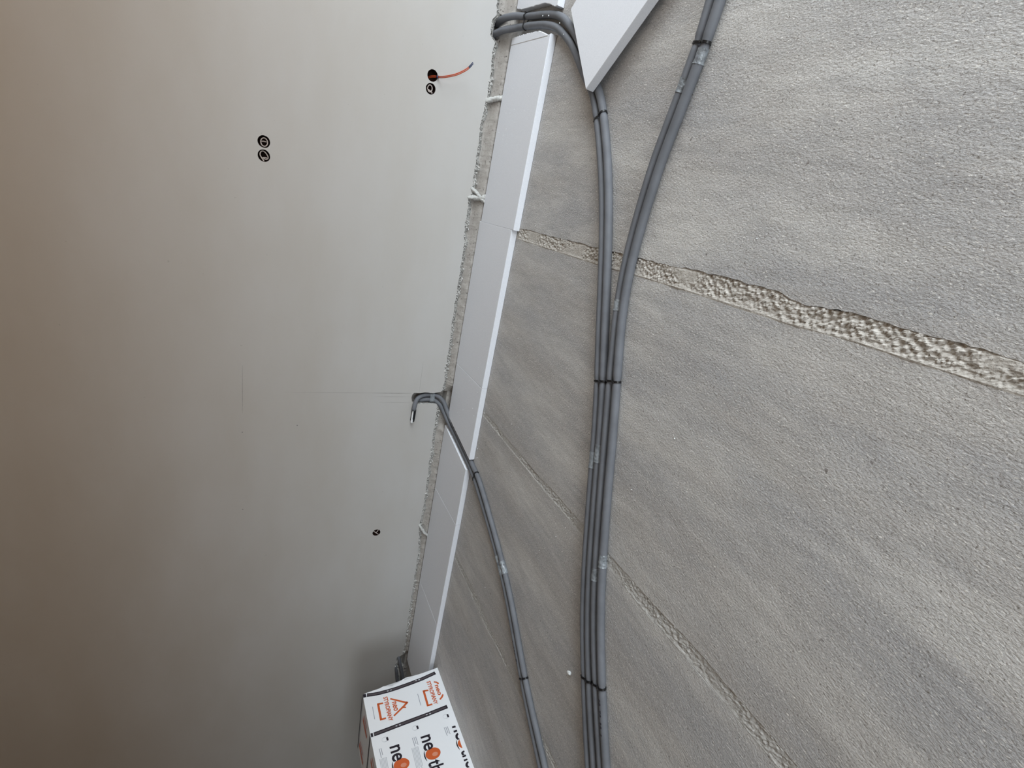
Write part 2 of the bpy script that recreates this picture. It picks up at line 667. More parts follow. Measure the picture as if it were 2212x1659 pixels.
# pencil marks ruled on the plaster
for (y0, z0, y1, z1, w) in ((-1.324, 1.428, -1.66, 1.4285, .0020), (-1.262, .277, -1.505, .275, .0012), (-1.5086, 1.18, -1.5135, .62, .0011), (-1.5135, .62, -1.5167, .335, .0022), (-1.542, .60, -1.5445, .337, .0010), (-1.589, .565, -1.5915, .331, .0010)):
    bm = bmesh.new()
    d = Vector((0, y1 - y0, z1 - z0)).normalized()
    s = Vector((0, -d.z, d.y)) * w
    N = 24
    pr = None
    for k in range(N + 1):
        t = k / N
        c = Vector((.0006, y0 + (y1 - y0) * t, z0 + (z1 - z0) * t))
        ww = (.35 + .65 * math.sin(math.pi * min(.97, max(.03, t)))) * (.8 + .4 * random.random())
        q = [bm.verts.new(c + s * ww * .5), bm.verts.new(c - s * ww * .5)]
        if pr:
            bm.faces.new((pr[0], pr[1], q[1], q[0]))
        pr = q
    mesh_obj('pencil_line', bm, M['pencil'], wall)
for (y, z) in ((-1.80, 1.43), (-2.42, 1.43), (-1.76, 1.10)):
    bm = bmesh.new()
    bmesh.ops.create_circle(bm, cap_ends=True, radius=.004, segments=8, matrix=Matrix.Translation((.0006, y, z)) @ Matrix.Rotation(math.pi / 2, 4, 'Y'))
    mesh_obj('nail_hole', bm, M['pencil'], wall)

# ------------------------------------------------------------------ the rest of the room (behind and beside the camera)


def wall_with_opening(name, axis, pos, th, a0, a1, o):
    bm = bmesh.new()
    segs = [(a0, o[0], 0, ROOM_H), (o[1], a1, 0, ROOM_H), (o[0], o[1], 0, o[2]), (o[0], o[1], o[3], ROOM_H)]
    for s in segs:
        if s[3] - s[2] < 1e-4:
            continue
        if axis == 'y':
            box(bm, s[0], s[1], pos, pos + th, s[2], s[3])
        else:
            box(bm, pos, pos + th, s[0], s[1], s[2], s[3])
    return tag(mesh_obj(name, bm, M['wallp']), kind='structure')


wall_with_opening('wall_back', 'y', ROOM_YB, .3, 0.0, ROOM_X, WIN_B)
wall_with_opening('wall_right', 'x', ROOM_X, .3, ROOM_YF, ROOM_YB, WIN_R)
bm = bmesh.new()
box(bm, -.0, ROOM_X + .3, ROOM_YF - .3, ROOM_YF, 0, ROOM_H)
tag(mesh_obj('wall_front', bm, M['wallp']), kind='structure')
bm = bmesh.new()
box(bm, -.4, ROOM_X + .3, ROOM_YF - .3, ROOM_YB + .3, ROOM_H, ROOM_H + .3)
tag(mesh_obj('ceiling', bm, M['ceil']), kind='structure')


def window(name, axis, pos, o):
    w = tag(link(bpy.data.objects.new(name, None)), kind='structure')
    a0, a1, z0, z1 = o
    t = .07
    bars = [(a0, a0 + t, z0, z1), (a1 - t, a1, z0, z1), (a0, a1, z0, z0 + t), (a0, a1, z1 - t, z1), ((a0 + a1) / 2 - t / 2, (a0 + a1) / 2 + t / 2, z0, z1)]
    for b in bars:
        bm = bmesh.new()
        if axis == 'y':
            box(bm, b[0], b[1], pos + .08, pos + .14, b[2], b[3])
        else:
            box(bm, pos + .08, pos + .14, b[0], b[1], b[2], b[3])
        mesh_obj('frame_bar', bm, M['frame'], w)
    bm = bmesh.new()
    if axis == 'y':
        box(bm, a0, a1, pos + .105, pos + .115, z0, z1)
    else:
        box(bm, pos + .105, pos + .115, a0, a1, z0, z1)
    mesh_obj('pane', bm, M['glass'], w)


window('window_1', 'y', ROOM_YB, WIN_B)
window('window_2', 'x', ROOM_X, WIN_R)

# ------------------------------------------------------------------ polystyrene boards along the wall


def jag(pts, flags, amp, seed, step=.008):
    """resample polygon edges; flagged edges get a torn look"""
    out = []
    n = len(pts)
    for i in range(n):
        a, b = Vector(pts[i]), Vector(pts[(i + 1) % n])
        m = max(1, int((b - a).length / step)) if flags[i] else 1
        for k in range(m):
            p = a.lerp(b, k / m)
            if flags[i] and k:
                d = (b - a).normalized()
                w = noise.noise(Vector((p.x * 60, p.y * 60, seed))) * .7 + noise.noise(Vector((p.x * 190, p.y * 190, seed))) * .5
                p = p + Vector((-d.y, d.x)) * amp * w
            out.append((p.x, p.y))
    return out


def board(label, pts, flags, seed, group, bottom_shift=(0, 0), bevel=.0022, t=.04):
    bm = bmesh.new()
    P = jag(pts, flags, .004, seed)
    B = [(p[0] + bottom_shift[0], p[1] + bottom_shift[1]) for p in P]
    prism(bm, P, .0012, t, B)
    es = [e for e in bm.edges if len(e.link_faces) == 2 and e.calc_face_angle(0) > .9 and abs(e.verts[0].co.z - e.verts[1].co.z) < 1e-5]
    bmesh.ops.bevel(bm, geom=es, offset=bevel, segments=1, affect='EDGES')
    o = mesh_obj('polystyrene_board', bm, M['eps'])
    return tag(o, label, 'board', group)


GB = 'polystyrene boards laid along the wall'
board('white polystyrene board beyond the two grey wall pipes, torn concave end', [(.066, 1.95), (.070, .9495), (.1455, .9336), (.3131, .9206), (.4265, .9118), (.4742, .9008), (.5605, .8724), (.5837, .8731), (.590, 1.95)],
      [0, 1, 1, 1, 1, 1, 0, 0, 0], 3, GB)
b1 = board('white polystyrene board with rounded torn end and a pencil line, below the two wall pipes', [(.0745, .806), (.2294, .8025), (.3309, .7965), (.4281, .790), (.5404, .7561), (.5672, .7583), (.5732, -.2099), (.0667, -.23)],
           [1, 1, 1, 1, 1, 0, 0, 0], 5, GB)
bm = bmesh.new()
p0, p1 = Vector((.0672, .7692, .0405)), Vector((.5404, .7515, .0405))
d = (p1 - p0).normalized()
s = Vector((-d.y, d.x, 0)) * .0016
bm.faces.new([bm.verts.new(v) for v in (p0 - s, p1 - s, p1 + s, p0 + s)])
mesh_obj('pencil_line', bm, M['masonry'], b1)
board('whole white polystyrene board between the pencil-lined board and the slant-cut board', [(.0433, -.2303), (.5500, -.2103), (.5560, -1.2205), (.0480, -1.2430)], [0] * 4, 7, GB)
board('white polystyrene board cut aslant, on the upper side of the pipe gap', [(.0500, -1.2445), (.5562, -1.2220), (.5662, -1.7560), (.0614, -1.6790)], [0, 0, 1, 0], 9, GB)
board('white polystyrene board with bright slanting cut face, on the lower side of the pipe gap', [(.022, -1.779), (.544, -1.8550), (.5518, -2.3275), (.0307, -2.3560)], [1, 0, 0, 0], 11, GB)
board('white polystyrene board, second below the pipe gap', [(.0300, -2.3580), (.5519, -2.3295), (.5560, -3.3330), (.0345, -3.3580)], [0] * 4, 13, GB)
board('white polystyrene board partly hidden behind the wrapped insulation pack', [(.0345, -3.3600), (.5560, -3.3350), (.5700, -4.3700), (.0400, -4.3500)], [0] * 4, 15, GB)

# loose board tipped up on the pipes
bm = bmesh.new()
tip = Vector((1.096, .461, .0785))
cor = Vector((.726, .816, .0435))
ws = cor - tip
ln = Vector((.300, .292, -.0125))
ln = ln.normalized() * 1.0
nrm = ln.cross(ws).normalized()
if nrm.z < 0:
    nrm = -nrm
ws = nrm.cross(ln).normalized() * ws.length * (1 if nrm.cross(ln).dot(ws) > 0 else -1)
top = [tip, tip + ln, tip + ln + ws, tip + ws]
vt = [bm.verts.new(p) for p in top]
vb = [bm.verts.new(p - nrm * .0395) for p in top]
bm.faces.new(vt)
bm.faces.new(vb[::-1])
for i in range(4):
    bm.faces.new((vb[i], vb[(i + 1) % 4], vt[(i + 1) % 4], vt[i]))
bmesh.ops.recalc_face_normals(bm, faces=bm.faces[:])
bmesh.ops.bevel(bm, geom=bm.edges[:], offset=.002, segments=1, affect='EDGES')
tag(mesh_obj('polystyrene_board', bm, M['eps']), 'loose white polystyrene board lying askew across the grey pipes, corner pointing to them', 'board')

# ------------------------------------------------------------------ foam-insulated pipes
R_ = .0178
A1 = [(1.097, .424), (1.184, .304), (1.259, .184), (1.326, .064), (1.384, -.056), (1.436, -.176), (1.484, -.296), (1.531, -.416), (1.578, -.536), (1.627, -.656), (1.673, -.776), (1.715, -.896), (1.754, -1.016), (1.791, -1.136), (1.83, -1.256), (1.87, -1.376), (1.912, -1.496), (1.959, -1.616), (2.012, -1.736), (2.072, -1.856), (2.135, -1.976), (2.201, -2.096), (2.271, -2.216), (2.345, -2.336), (2.42, -2.456), (2.495, -2.576)]
A2 = [(1.150, .422), (1.234, .302), (1.308, .182), (1.370, .062), (1.425, -.058), (1.476, -.178), (1.524, -.298), (1.571, -.418), (1.618, -.538), (1.667, -.658), (1.713, -.778), (1.754, -.898), (1.792, -1.018), (1.83, -1.138), (1.869, -1.258), (1.909, -1.378), (1.952, -1.498), (1.999, -1.618), (2.053, -1.738), (2.114, -1.858), (2.179, -1.978), (2.25, -2.098), (2.324, -2.218), (2.40, -2.338), (2.476, -2.458), (2.552, -2.578)]
B1 = [(1.672, 1.056), (1.672, .936), (1.669, .816), (1.664, .696), (1.660, .576), (1.645, .456), (1.626, .336), (1.608, .216), (1.600, .096), (1.598, -.024), (1.602, -.144), (1.614, -.264), (1.638, -.384), (1.671, -.504), (1.706, -.624), (1.744, -.744), (1.782, -.864), (1.82, -.984), (1.859, -1.104), (1.898, -1.224), (1.939, -1.344), (1.982, -1.464), (2.03, -1.584), (2.086, -1.704), (2.149, -1.824), (2.217, -1.944), (2.288, -2.064), (2.362, -2.184), (2.438, -2.304), (2.514, -2.424), (2.59, -2.544)]
B2 = [(1.714, 1.048), (1.714, .928), (1.711, .808), (1.706, .688), (1.697, .568), (1.681, .448), (1.663, .328), (1.646, .208), (1.638, .088), (1.635, -.032), (1.639, -.152), (1.652, -.272), (1.677, -.392), (1.713, -.512), (1.753, -.632), (1.793, -.752), (1.832, -.872), (1.869, -.992), (1.907, -1.112), (1.946, -1.232), (1.987, -1.352), (2.031, -1.472), (2.081, -1.592), (2.138, -1.712), (2.201, -1.832), (2.268, -1.952), (2.338, -2.072), (2.412, -2.192), (2.487, -2.312), (2.562, -2.432), (2.637, -2.552)]
C1 = [(.80, -1.906), (.944, -1.966), (1.077, -2.026), (1.194, -2.086), (1.294, -2.146), (1.381, -2.206), (1.459, -2.266), (1.533, -2.326), (1.607, -2.386), (1.683, -2.446), (1.762, -2.506), (1.846, -2.566), (1.935, -2.626), (2.027, -2.686), (2.12, -2.746), (2.215, -2.806)]
C2 = [(.84, -1.864), (.966, -1.924), (1.089, -1.984), (1.205, -2.044), (1.308, -2.104), (1.398, -2.164), (1.477, -2.224), (1.55, -2.284), (1.621, -2.344), (1.694, -2.404), (1.773, -2.464), (1.862, -2.524), (1.959, -2.584), (2.055, -2.644), (2.15, -2.704), (2.245, -2.764)]


def flat(P, r=R_):
    return [(x, y, r + .0004) for x, y in P]


A1P = [(-.055, .815, .108), (-.012, .8215, .1115), (.0565, .834, .090), (.1063, .845, .055), (.1875, .849, .028), (.3248, .8372, R_), (.4519, .8178, R_), (.5609, .792, R_), (.6393, .7609, R_), (.7383, .7088, R_), (.8062, .6640, R_), (.9496, .5483, R_), (1.030, .488, R_)] + flat(A1)
A2P = [(-.055, .876, .098), (-.012, .882, .1005), (.060, .8895, .100), (.1327, .8985, .062), (.2078, .8925, .030), (.3712, .8756, R_), (.5268, .850, R_), (.6266, .8195, R_), (.7132, .7738, R_), (.825, .7015, R_), (.960, .592, R_), (1.065, .505, R_)] + flat(A2)
B1P, B2P = flat(B1), flat(B2)
RC = .0165
C1P = [(-.045, -1.592, .262), (-.032, -1.588, .245), (-.028, -1.581, .2195), (-.027, -1.579, .18), (-.024, -1.585, .14), (-.003, -1.613, .10), (.015, -1.662, .068), (.055, -1.718, .040), (.12, -1.756, .022), (.25, -1.779, RC), (.40, -1.801, RC), (.54, -1.824, RC), (.66, -1.852, RC)] + flat(C1, RC)
C2P = [(.026, -1.646, .307), (.022, -1.618, .304), (.012, -1.590, .297), (-.004, -1.566, .282), (-.020, -1.552, .258), (-.028, -1.544, .225), (-.030, -1.541, .185), (-.024, -1.5447, .133), (-.004, -1.562, .098), (.012, -1.592, .072), (.036, -1.638, .052), (.085, -1.692, .028), (.20, -1.726, RC), (.38, -1.757, RC), (.56, -1.784, RC), (.71, -1.813, RC)] + flat(C2, RC)


def nearest(P, q):
    q = Vector(q)
    return min(range(len(P)), key=lambda i: (P[i].xy - q.xy).length)


def pipe(label, pts, r, ties, tapes, group):
    """tapes: list of ((x,y),(x,y)); ties: list of (x,y) where the foam is squeezed"""
    P = catmull(pts, .014)
    s = arclen(P)
    ti = [s[nearest(P, t)] for t in ties]
    rad = []
    for i in range(len(P)):
        k = 1.0 + .012 * noise.noise(Vector((s[i] * 7, r * 100, len(pts)))) + .010 * noise.noise(Vector((s[i] * 28, 2, len(pts))))
        for t in ti:
            k *= 1 - .22 * math.exp(-((s[i] - t) / .012) ** 2)
        rad.append(r * k)
    root = thing('insulated_pipe', label, 'pipe', P[0], group)
    cuts = sorted((sorted((nearest(P, a), nearest(P, b))) for a, b in tapes))
    # foam comes in lengths butted under each tape
    start = 0
    bounds = []
    for a, b in cuts:
        bounds.append((start, (a + b) // 2))
        start = (a + b) // 2
    bounds.append((start, len(P) - 1))
    for a, b in bounds:
        if b - a < 2:
            continue
        bm = bmesh.new()
        sweep(bm, P[a:b + 1], rad[a:b + 1], 16)
        part('foam_sleeve', bm, M['foam'], root, True)
    for a, b in cuts:
        bm = bmesh.new()
        Q = catmull([P[i] for i in range(a, max(a + 2, b) + 1)], .006)
        m = len(Q)
        rings = sweep(bm, Q, r * 1.03, 18, cap=False)
        for i, ring in enumerate(rings):
            for k, v in enumerate(ring):
                w = noise.noise(Vector((i * .55, k * .5, s[a] * 3)))
                v.co += (v.co - Q[i]).normalized() * (.0014 * w + (.0016 * random.random() if i in (0, m - 1) else 0))
        part('tape', bm, M['tape'], root, False)
    return root, P, rad


GP = 'grey foam-insulated pipes'
T = dict(T2=(1.198, .385), T3=(1.66, -.672), T4=(1.735, -.645), T5=(1.684, .575), T6=(2.125, -1.915), T7=(2.205, -1.87), T8=(1.715, -2.440), T9=(.665, -1.832), T1=(.205, .872))
RES = {}
RES['A1'] = pipe('grey foam pipe from the nearer wall hole, leftmost of the long four-pipe run', A1P, R_, [T['T1'], T['T2'], T['T3'], T['T6']], [((1.743, -.976), (1.764, -1.045)), ], GP)
RES['A2'] = pipe('grey foam pipe from the farther wall hole, second from left in the long run', A2P, R_, [T['T1'], T['T2'], T['T3'], T['T6']], [((1.764, -.932), (1.785, -.997))], GP)
RES['B1'] = pipe('grey foam pipe third from left in the long run, with three taped joints', B1P, R_, [T['T5'], T['T4'], T['T7']], [((1.648, .478), (1.638, .420)), ((1.625, -.322), (1.636, -.373)), ((1.965, -1.420), (1.983, -1.472))], GP)
RES['B2'] = pipe('grey foam pipe on the right edge of the long run, taped below its upper tie', B2P, R_, [T['T5'], T['T4'], T['T7']], [((1.694, .552), (1.688, .506)), ((1.985, -1.343), (2.004, -1.395))], GP)
RES['C1'] = pipe('grey foam pipe from the wall chase, on the wall side of its pair', C1P, RC, [T['T9'], T['T8']], [((1.174, -2.070), (1.268, -2.128))], GP)
RES['C2'] = pipe('grey foam pipe from the wall chase with a bare white end, outer of its pair', C2P, RC, [T['T9'], T['T8']], [((1.238, -2.060), (1.300, -2.098))], GP)

# tape round the pair inside the chase belongs to the outer pipe
rootC2, PC2, _ = RES['C2']
bm = bmesh.new()
loop = []
cA, cB = Vector((-.028, -1.5425, .162)), Vector((-.026, -1.582, .162))
for k in range(28):
    a = 2 * math.pi * k / 28
    c = cA if math.sin(a) > 0 else cB
    loop.append(Vector((c.x + (RC + .0012) * math.cos(a), c.y + (RC + .0012) * math.sin(a), 0)))
rr = []
for z in (.145, .155, .165, .180):
    rr.append([bm.verts.new((p.x + .0006 * random.random(), p.y, z + .002 * random.random())) for p in loop])
for a, b in zip(rr, rr[1:]):
    for k in range(28):
        bm.faces.new((a[k], a[(k + 1) % 28], b[(k + 1) % 28], b[k]))
part('tape', bm, M['tape'], rootC2, False)
# bare white end with the slit sleeve peeled behind it
WP = catmull([(.022, -1.630, .3045), (.024, -1.66, .3062), (.024, -1.70, .3075), (.022, -1.7535, .3085)], .01)
bm = bmesh.new()
sweep(bm, WP, .0098, 16)
part('bare_pipe_end', bm, M['pipe'], rootC2, True)
bm = bmesh.new()
half = [(math.cos(a) * 1.0, math.sin(a) * 1.0) for a in [math.radians(d_) for d_ in range(-250, 41, 24)]]
half += [(x * .78, y * .78) for x, y in half[::-1]]
SPn = catmull([(.023, -1.640, .3045), (.020, -1.67, .3040), (.017, -1.705, .3040), (.013, -1.742, .3045)], .012)
m_ = Matrix.Identity(3)
rings = []
for i, c in enumerate(SPn):
    rings.append([bm.verts.new(c + Vector((.0178 * math.sin(math.radians(a)) * f_, 0, .0178 * math.cos(math.radians(a)) * f_))) for f_, rng in ((1.0, range(75, 331, 20)), (.72, range(330, 74, -20))) for a in rng])
for a, b in zip(rings, rings[1:]):
    m = len(a)
    for k in range(m):
        bm.faces.new((a[k], b[k], b[(k + 1) % m], a[(k + 1) % m]))
bm.faces.new(rings[0])
bm.faces.new(rings[-1][::-1])
bmesh.ops.recalc_face_normals(bm, faces=bm.faces[:])
part('slit_sleeve', bm, M['foam_dark'], rootC2)

# row of faint printed marks on the outermost long pipe and on the chase pipe
for key, lo, hi, n_ in (('B2', -2.02, -1.88, 7), ('C1', -2.42, -2.34, 6)):
    root, P, rad = RES[key]
    bm = bmesh.new()
    for k in range(n_):
        y = lo + (hi - lo) * (k + .3) / n_
        i = min(range(2, len(P) - 2), key=lambda j: abs(P[j].y - y) + (0 if P[j].z < .03 else 9))
        t = (P[i + 1] - P[i - 1]).normalized()
        sd = t.cross(UP).normalized()
        for o_ in (-.25, .05):
            nn = (UP * math.cos(o_) + sd * math.sin(o_))
            w_ = nn.cross(t) * (.0011 + .0012 * random.random())
            c = P[i] + nn * (rad[i] + .0007)
            L_ = t * (.003 + .004 * random.random())
            bm.faces.new([bm.verts.new(v) for v in (c - L_ - w_, c + L_ - w_, c + L_ + w_, c - L_ + w_)])
    o = part('printed_marks', bm, M['ink'], root)
    o['kind'] = 'stuff'

# pipes by the wrapped pack
pD1 = pipe('short dark grey foam pipe leaving the wall near the wrapped pack, front one', [(-.05, -4.325, .112), (-.012, -4.345, .1145), (.006, -4.385, .103), (.012, -4.434, .092), (.014, -4.5339, .067), (.016, -4.62, .048), (.016, -4.716, .030), (.016, -4.85, RC)], RC, [], [], 'foam pipes by the wrapped pack')
pD2 = pipe('short dark grey foam pipe against the wall near the wrapped pack, rear one', [(-.05, -4.445, .128), (-.020, -4.46, .128), (-.010, -4.50, .122), (-.004, -4.5505, .112), (-.002, -4.6565, .094), (-.001, -4.76, .070), (.000, -4.9, .05)], RC, [], [], 'foam pipes by the wrapped pack')

# ------------------------------------------------------------------ cable ties


def tie(label, keys, at, width=.0085, tail=True):
    c, ax = [], []
    for k in keys:
        root, P, rad = RES[k]
        i = nearest(P, at)
        c.append(P[i].copy())
        ax.append((P[min(i + 1, len(P) - 1)] - P[i - 1]).normalized())
    t = (ax[0] + ax[1]).normalized()
    mid = (c[0] + c[1]) / 2
    c = [mid + (q - mid) - t * (q - mid).dot(t) for q in c]
    u = (c[1] - c[0]).normalized()
    v = t.cross(u).normalized()
    if v.z < 0:
        v = -v
    half = (c[1] - c[0]).length / 2
    r = .0178 * .90
    # band follows both pipes and dips between them
    ring = []
    N = 44
    for k in range(N):
        a = 2 * math.pi * k / N
        cx = math.cos(a)
        x = cx * (half + r)
        dx = abs(x) - half
        y = math.sqrt(max(0, r * r - dx * dx)) if dx > 0 else r
        if dx <= 0:
            y -= .0055 * (1 - abs(x) / max(half, 1e-4)) ** 1.5
        else:
            y = r * abs(math.sin(math.acos(max(-1, min(1, dx / r)))))
        y = math.copysign(y, math.sin(a)) if abs(math.sin(a)) > 1e-6 else 0
        ring.append(mid + u * x + v * y)
    root = thing('cable_tie', label, 'cable tie', mid, 'black cable ties on the pipes')
    bm = bmesh.new()
    rows = []
    for p in ring:
        n_ = (p - mid).normalized()
        rows.append([bm.verts.new(p + n_ * h + t * w) for w, h in ((-width / 2, .0), (-width / 2, .0030), (width / 2, .0030), (width / 2, .0))])
    for a, b in zip(rows, rows[1:] + rows[:1]):
        for k in range(4):
            bm.faces.new((a[k], a[(k + 1) % 4], b[(k + 1) % 4], b[k]))
    bmesh.ops.recalc_face_normals(bm, faces=bm.faces[:])
    part('strap', bm, M['tie'], root)
    # ratchet head and clipped tail on the top of one pipe
    hp = mid + u * half * .55 + v * (r + .0015)
    bm = bmesh.new()
    bmesh.ops.create_cube(bm, size=1, matrix=Matrix.Translation(hp) @ Matrix((u, t, v)).transposed().to_4x4() @ Matrix.Diagonal((.009, .009, .006, 1)))
    bmesh.ops.bevel(bm, geom=bm.edges[:], offset=.001, segments=1, affect='EDGES')
    part('head', bm, M['tie'], root)
    if tail:
        bm = bmesh.new()
        sweep(bm, catmull([hp, hp + u * .008 + v * .003, hp + u * .016 + v * .004 + t * .003], .004), .0016, 6)
        part('tail', bm, M['tie'], root)


tie('black cable tie on the two pipes leaving the wall holes', ('A1', 'A2'), T['T1'])
tie('black cable tie just below the corner of the loose board', ('A1', 'A2'), T['T2'])
tie('black cable tie mid-run on the left pair of the four pipes', ('A1', 'A2'), T['T3'])
tie('black cable tie mid-run on the right pair of the four pipes', ('B1', 'B2'), T['T4'])
tie('black cable tie above the taped joint where the right pair enters', ('B1', 'B2'), T['T5'])
tie('black cable tie on the left pair nearest the lone white chip', ('A1', 'A2'), T['T6'])
tie('black cable tie on the right pair, a little below the left one', ('B1', 'B2'), T['T7'])
tie('black cable tie on the thin pair crossing bare floor from the chase', ('C1', 'C2'), T['T8'])
tie('black cable tie at the end of the gap between cut boards', ('C1', 'C2'), T['T9'])

# ------------------------------------------------------------------ electrical openings in the wall


def back_box(label, y, z, r, group, curls, loose=None):
    root = thing('wall_box', label, 'wall box', (0, y, z), group)
    bm = bmesh.new()
    N = 32
    prof = [(-.0005, r * 1.0), (-.004, r * .99), (-.012, r * .965), (-.030, r * .95), (-.060, r * .93), (-.060, .0)]
    rings = []
    for x, q in prof[:-1]:
        rings.append([bm.verts.new((x, y + q * math.cos(2 * math.pi * k / N), z + q * math.sin(2 * math.pi * k / N))) for k in range(N)])
    for a, b in zip(rings, rings[1:]):
        for k in range(N):
            bm.faces.new((a[k], a[(k + 1) % N], b[(k + 1) % N], b[k]))
    bm.faces.new(rings[-1])
    part('box_lining', bm, M['cup'], root, True)
    for pts in curls:
        bm = bmesh.new()
        P = catmull([(x, y + a * r, z + b * r) for x, a, b in pts], .004)
        sweep(bm, P, .0031, 8)
        part('cable', bm, M['cable'], root, True)
    return root


# points as (depth, along wall, up) in box radii; loops lie just inside the rim
def loop_pts(n, r0, x0, squash=1.0, start=0, turn=1.0, dx=-.004, cy=0, cz=0):
    return [(x0 + dx * k / n, cy + r0 * math.cos(start + turn * 2 * math.pi * k / n), cz + r0 * squash * math.sin(start + turn * 2 * math.pi * k / n)) for k in range(n + 1)]


GBX = 'open electrical wall boxes'
back_box('open round wall box holding a pair of orange wires', .513, .457, .031, GBX, [])
back_box('open wall box beside the orange wires, pale cable curled in it', .445, .459, .029, GBX,
         [loop_pts(12, .62, -.008, .75, 2.2, .95, -.003, .05, .08) + [(-.012, -.5, -.4), (-.010, -.72, -.45)], [(-.012, -.7, -.42), (-.014, -.3, -.05), (-.018, -.25, .40), (-.024, .1, .45)]])
back_box('high pair of open wall boxes, the one toward the orange wires, cable ring inside', -.023, 1.321, .0305, GBX,
         [loop_pts(14, .68, -.009, .80, 2.0, 1.02, -.002, -.10, -.05), [(-.020, -.15, .55), (-.018, .02, .1), (-.020, .0, -.5)]])
back_box('high pair of open wall boxes, the one toward the chase, hooked cable inside', -.093, 1.320, .0305, GBX,
         [[(-.006, -.95, -.05), (-.008, -.4, .38), (-.009, .1, .62), (-.010, .6, .45), (-.010, .72, .05), (-.010, .35, -.40), (-.011, -.15, -.68), (-.012, -.5, -.55), (-.014, -.55, -.1), (-.018, -.35, .2)], [(-.022, -.45, .3), (-.020, -.3, -.2), (-.022, -.35, -.6)]])
back_box('single open wall box low between chase and wrapped pack', -2.78, .470, .0315, GBX,
         [[(-.004, -.75, -.55), (-.004, -.25, .0), (-.006, .3, .62), (-.010, .4, .8)], [(-.005, -.15, .1), (-.006, .2, -.25), (-.010, .75, -.55)]])

w = thing('orange_wire', 'pair of orange wires with dark blue tip drooping from the wall box', 'wire', (.0, .513, .445))
WPTS = [(-.052, .500, .470), (-.03, .508, .462), (-.01, .513, .441), (.01, .512, .428), (.05, .516, .402), (.085, .539, .347), (.105, .570, .303), (.112, .593, .281), (.118, .615, .267)]
for k, dy in enumerate((-.0026, .0026)):
    bm = bmesh.new()
    P = catmull([(x, y + dy, z + dy * .7) for x, y, z in WPTS], .008)
    sweep(bm, P[:-4], .0027, 8)
    part('core', bm, M['wire'], w, True)
    bm = bmesh.new()
    sweep(bm, P[-5:], [.0028, .0028, .0027, .0026, .0022], 8)
    part('blue_tip', bm, M['wire_blue'], w, True)
bm = bmesh.new()
sweep(bm, [Vector((.004, .5125, .431)), Vector((.012, .512, .4265))], .0078, 10)
part('blue_binding', bm, M['wire_blue'], w, True)

# ------------------------------------------------------------------ plaster-caked conduits at the foot of the wall


def lumpy(label, strands, group):
    root = thing('plastered_conduit', label, 'conduit', strands[0][0][0], group)
    for pts, r in strands:
        P = catmull(pts, .005)
        bm = bmesh.new()
        rings = sweep(bm, P, r, 14)
        for i, ring in enumerate(rings):
            for v in ring:
                v.co += (v.co - P[i]).normalized() * (.0065 * noise.fractal(v.co * 75, .9, 2, 3))
        part('caked_tube', bm, M['caked'], root, True)


GC = 'plaster-caked conduits below the plaster edge'
lumpy('plaster-caked conduit stub leaving the plaster below the orange wire', [([(-.035, .468, .125), (-.006, .471, .104), (.016, .482, .073), (.046, .492, .050), (.066, .498, .026)], .0145)], GC)
lumpy('two crossed plaster-caked conduit stubs near the first whole board', [([(-.03, -.035, .13), (-.004, -.045, .110), (.018, -.066, .078), (.048, -.095, .052), (.062, -.105, .030)], .0125), ([(-.03, -.098, .135), (-.002, -.097, .115), (.020, -.093, .080), (.046, -.088, .054), (.062, -.070, .032)], .0145)], GC)
lumpy('plaster-caked conduit lump straight below the single low wall box', [([(-.03, -2.745, .125), (-.004, -2.765, .108), (.008, -2.80, .085), (.020, -2.835, .060), (.026, -2.86, .03)], .012)], GC)

# ------------------------------------------------------------------ wrapped insulation pack
PO = Vector((.63236, -3.72934, 0))
DU = Vector((.99608, .0885, 0)).normalized()
DN = Vector((.0885, -.99608, 0)).normalized()      # into the pack
PH, PD, PL = .614, .535, 1.06
pack = thing('insulation_pack', 'white wrapped pack of insulation with orange logos standing on the floor', 'pack', PO)


def face_pt(u, z, off=.0):
    return PO + DU * u + UP * z - DN * off


left = [(.004, .0015), (.011, .055), (.017, .123), (.021, .182), (.021, .239), (.019, .273), (.038, .296), (.038, .325), (.044, .345), (.058, .378), (.062, .404), (.058, .429), (.043, .443), (.043, .457), (.051, .484), (.055, .537), (.060, .598), (.066, .608)]
bm = bmesh.new()
outl = left + [(.075, .6135), (.40, .6165), (.8, .6165), (PL, .6135), (PL + .006, .600), (PL + .008, .3), (PL, .0015)]
f0 = [bm.verts.new(face_pt(u, z)) for u, z in outl]
mid_ = []
for u, z in outl:
    uu = max(u, .060) if u < .3 else u
    mid_.append(bm.verts.new(face_pt(uu, z) + DN * .012))
f1 = [bm.verts.new(face_pt(max(u, .060) if u < .3 else u, z) + DN * PD) for u, z in outl]
m = len(outl)
fr = bm.faces.new(f0)
bk = bm.faces.new(f1[::-1])
for k in range(m):
    bm.faces.new((f0[k], mid_[k], mid_[(k + 1) % m], f0[(k + 1) % m]))
    bm.faces.new((mid_[k], f1[k], f1[(k + 1) % m], mid_[(k + 1) % m]))
bmesh.ops.triangulate(bm, faces=[fr, bk])
bmesh.ops.recalc_face_normals(bm, faces=bm.faces[:])
part('wrap_film', bm, M['film'], pack)
# torn film flaps standing off the wall-side edge
for (u0, z0, u1, z1, du, dn) in ((.019, .270, .040, .33, -.014, .02), (.058, .40, .044, .45, -.020, .03), (.02, .14, .022, .22, -.006, .012)):
    a = [face_pt(u0, z0, .001), face_pt((u0 + u1) / 2 + du, (z0 + z1) / 2, -dn), face_pt(u1, z1, .001), face_pt((u0 + u1) / 2 + .02, (z0 + z1) / 2, .0012)]
    bm = bmesh.new()
    bm.faces.new([bm.verts.new(v) for v in a])
    part('film_flap', bm, M['film'], pack)


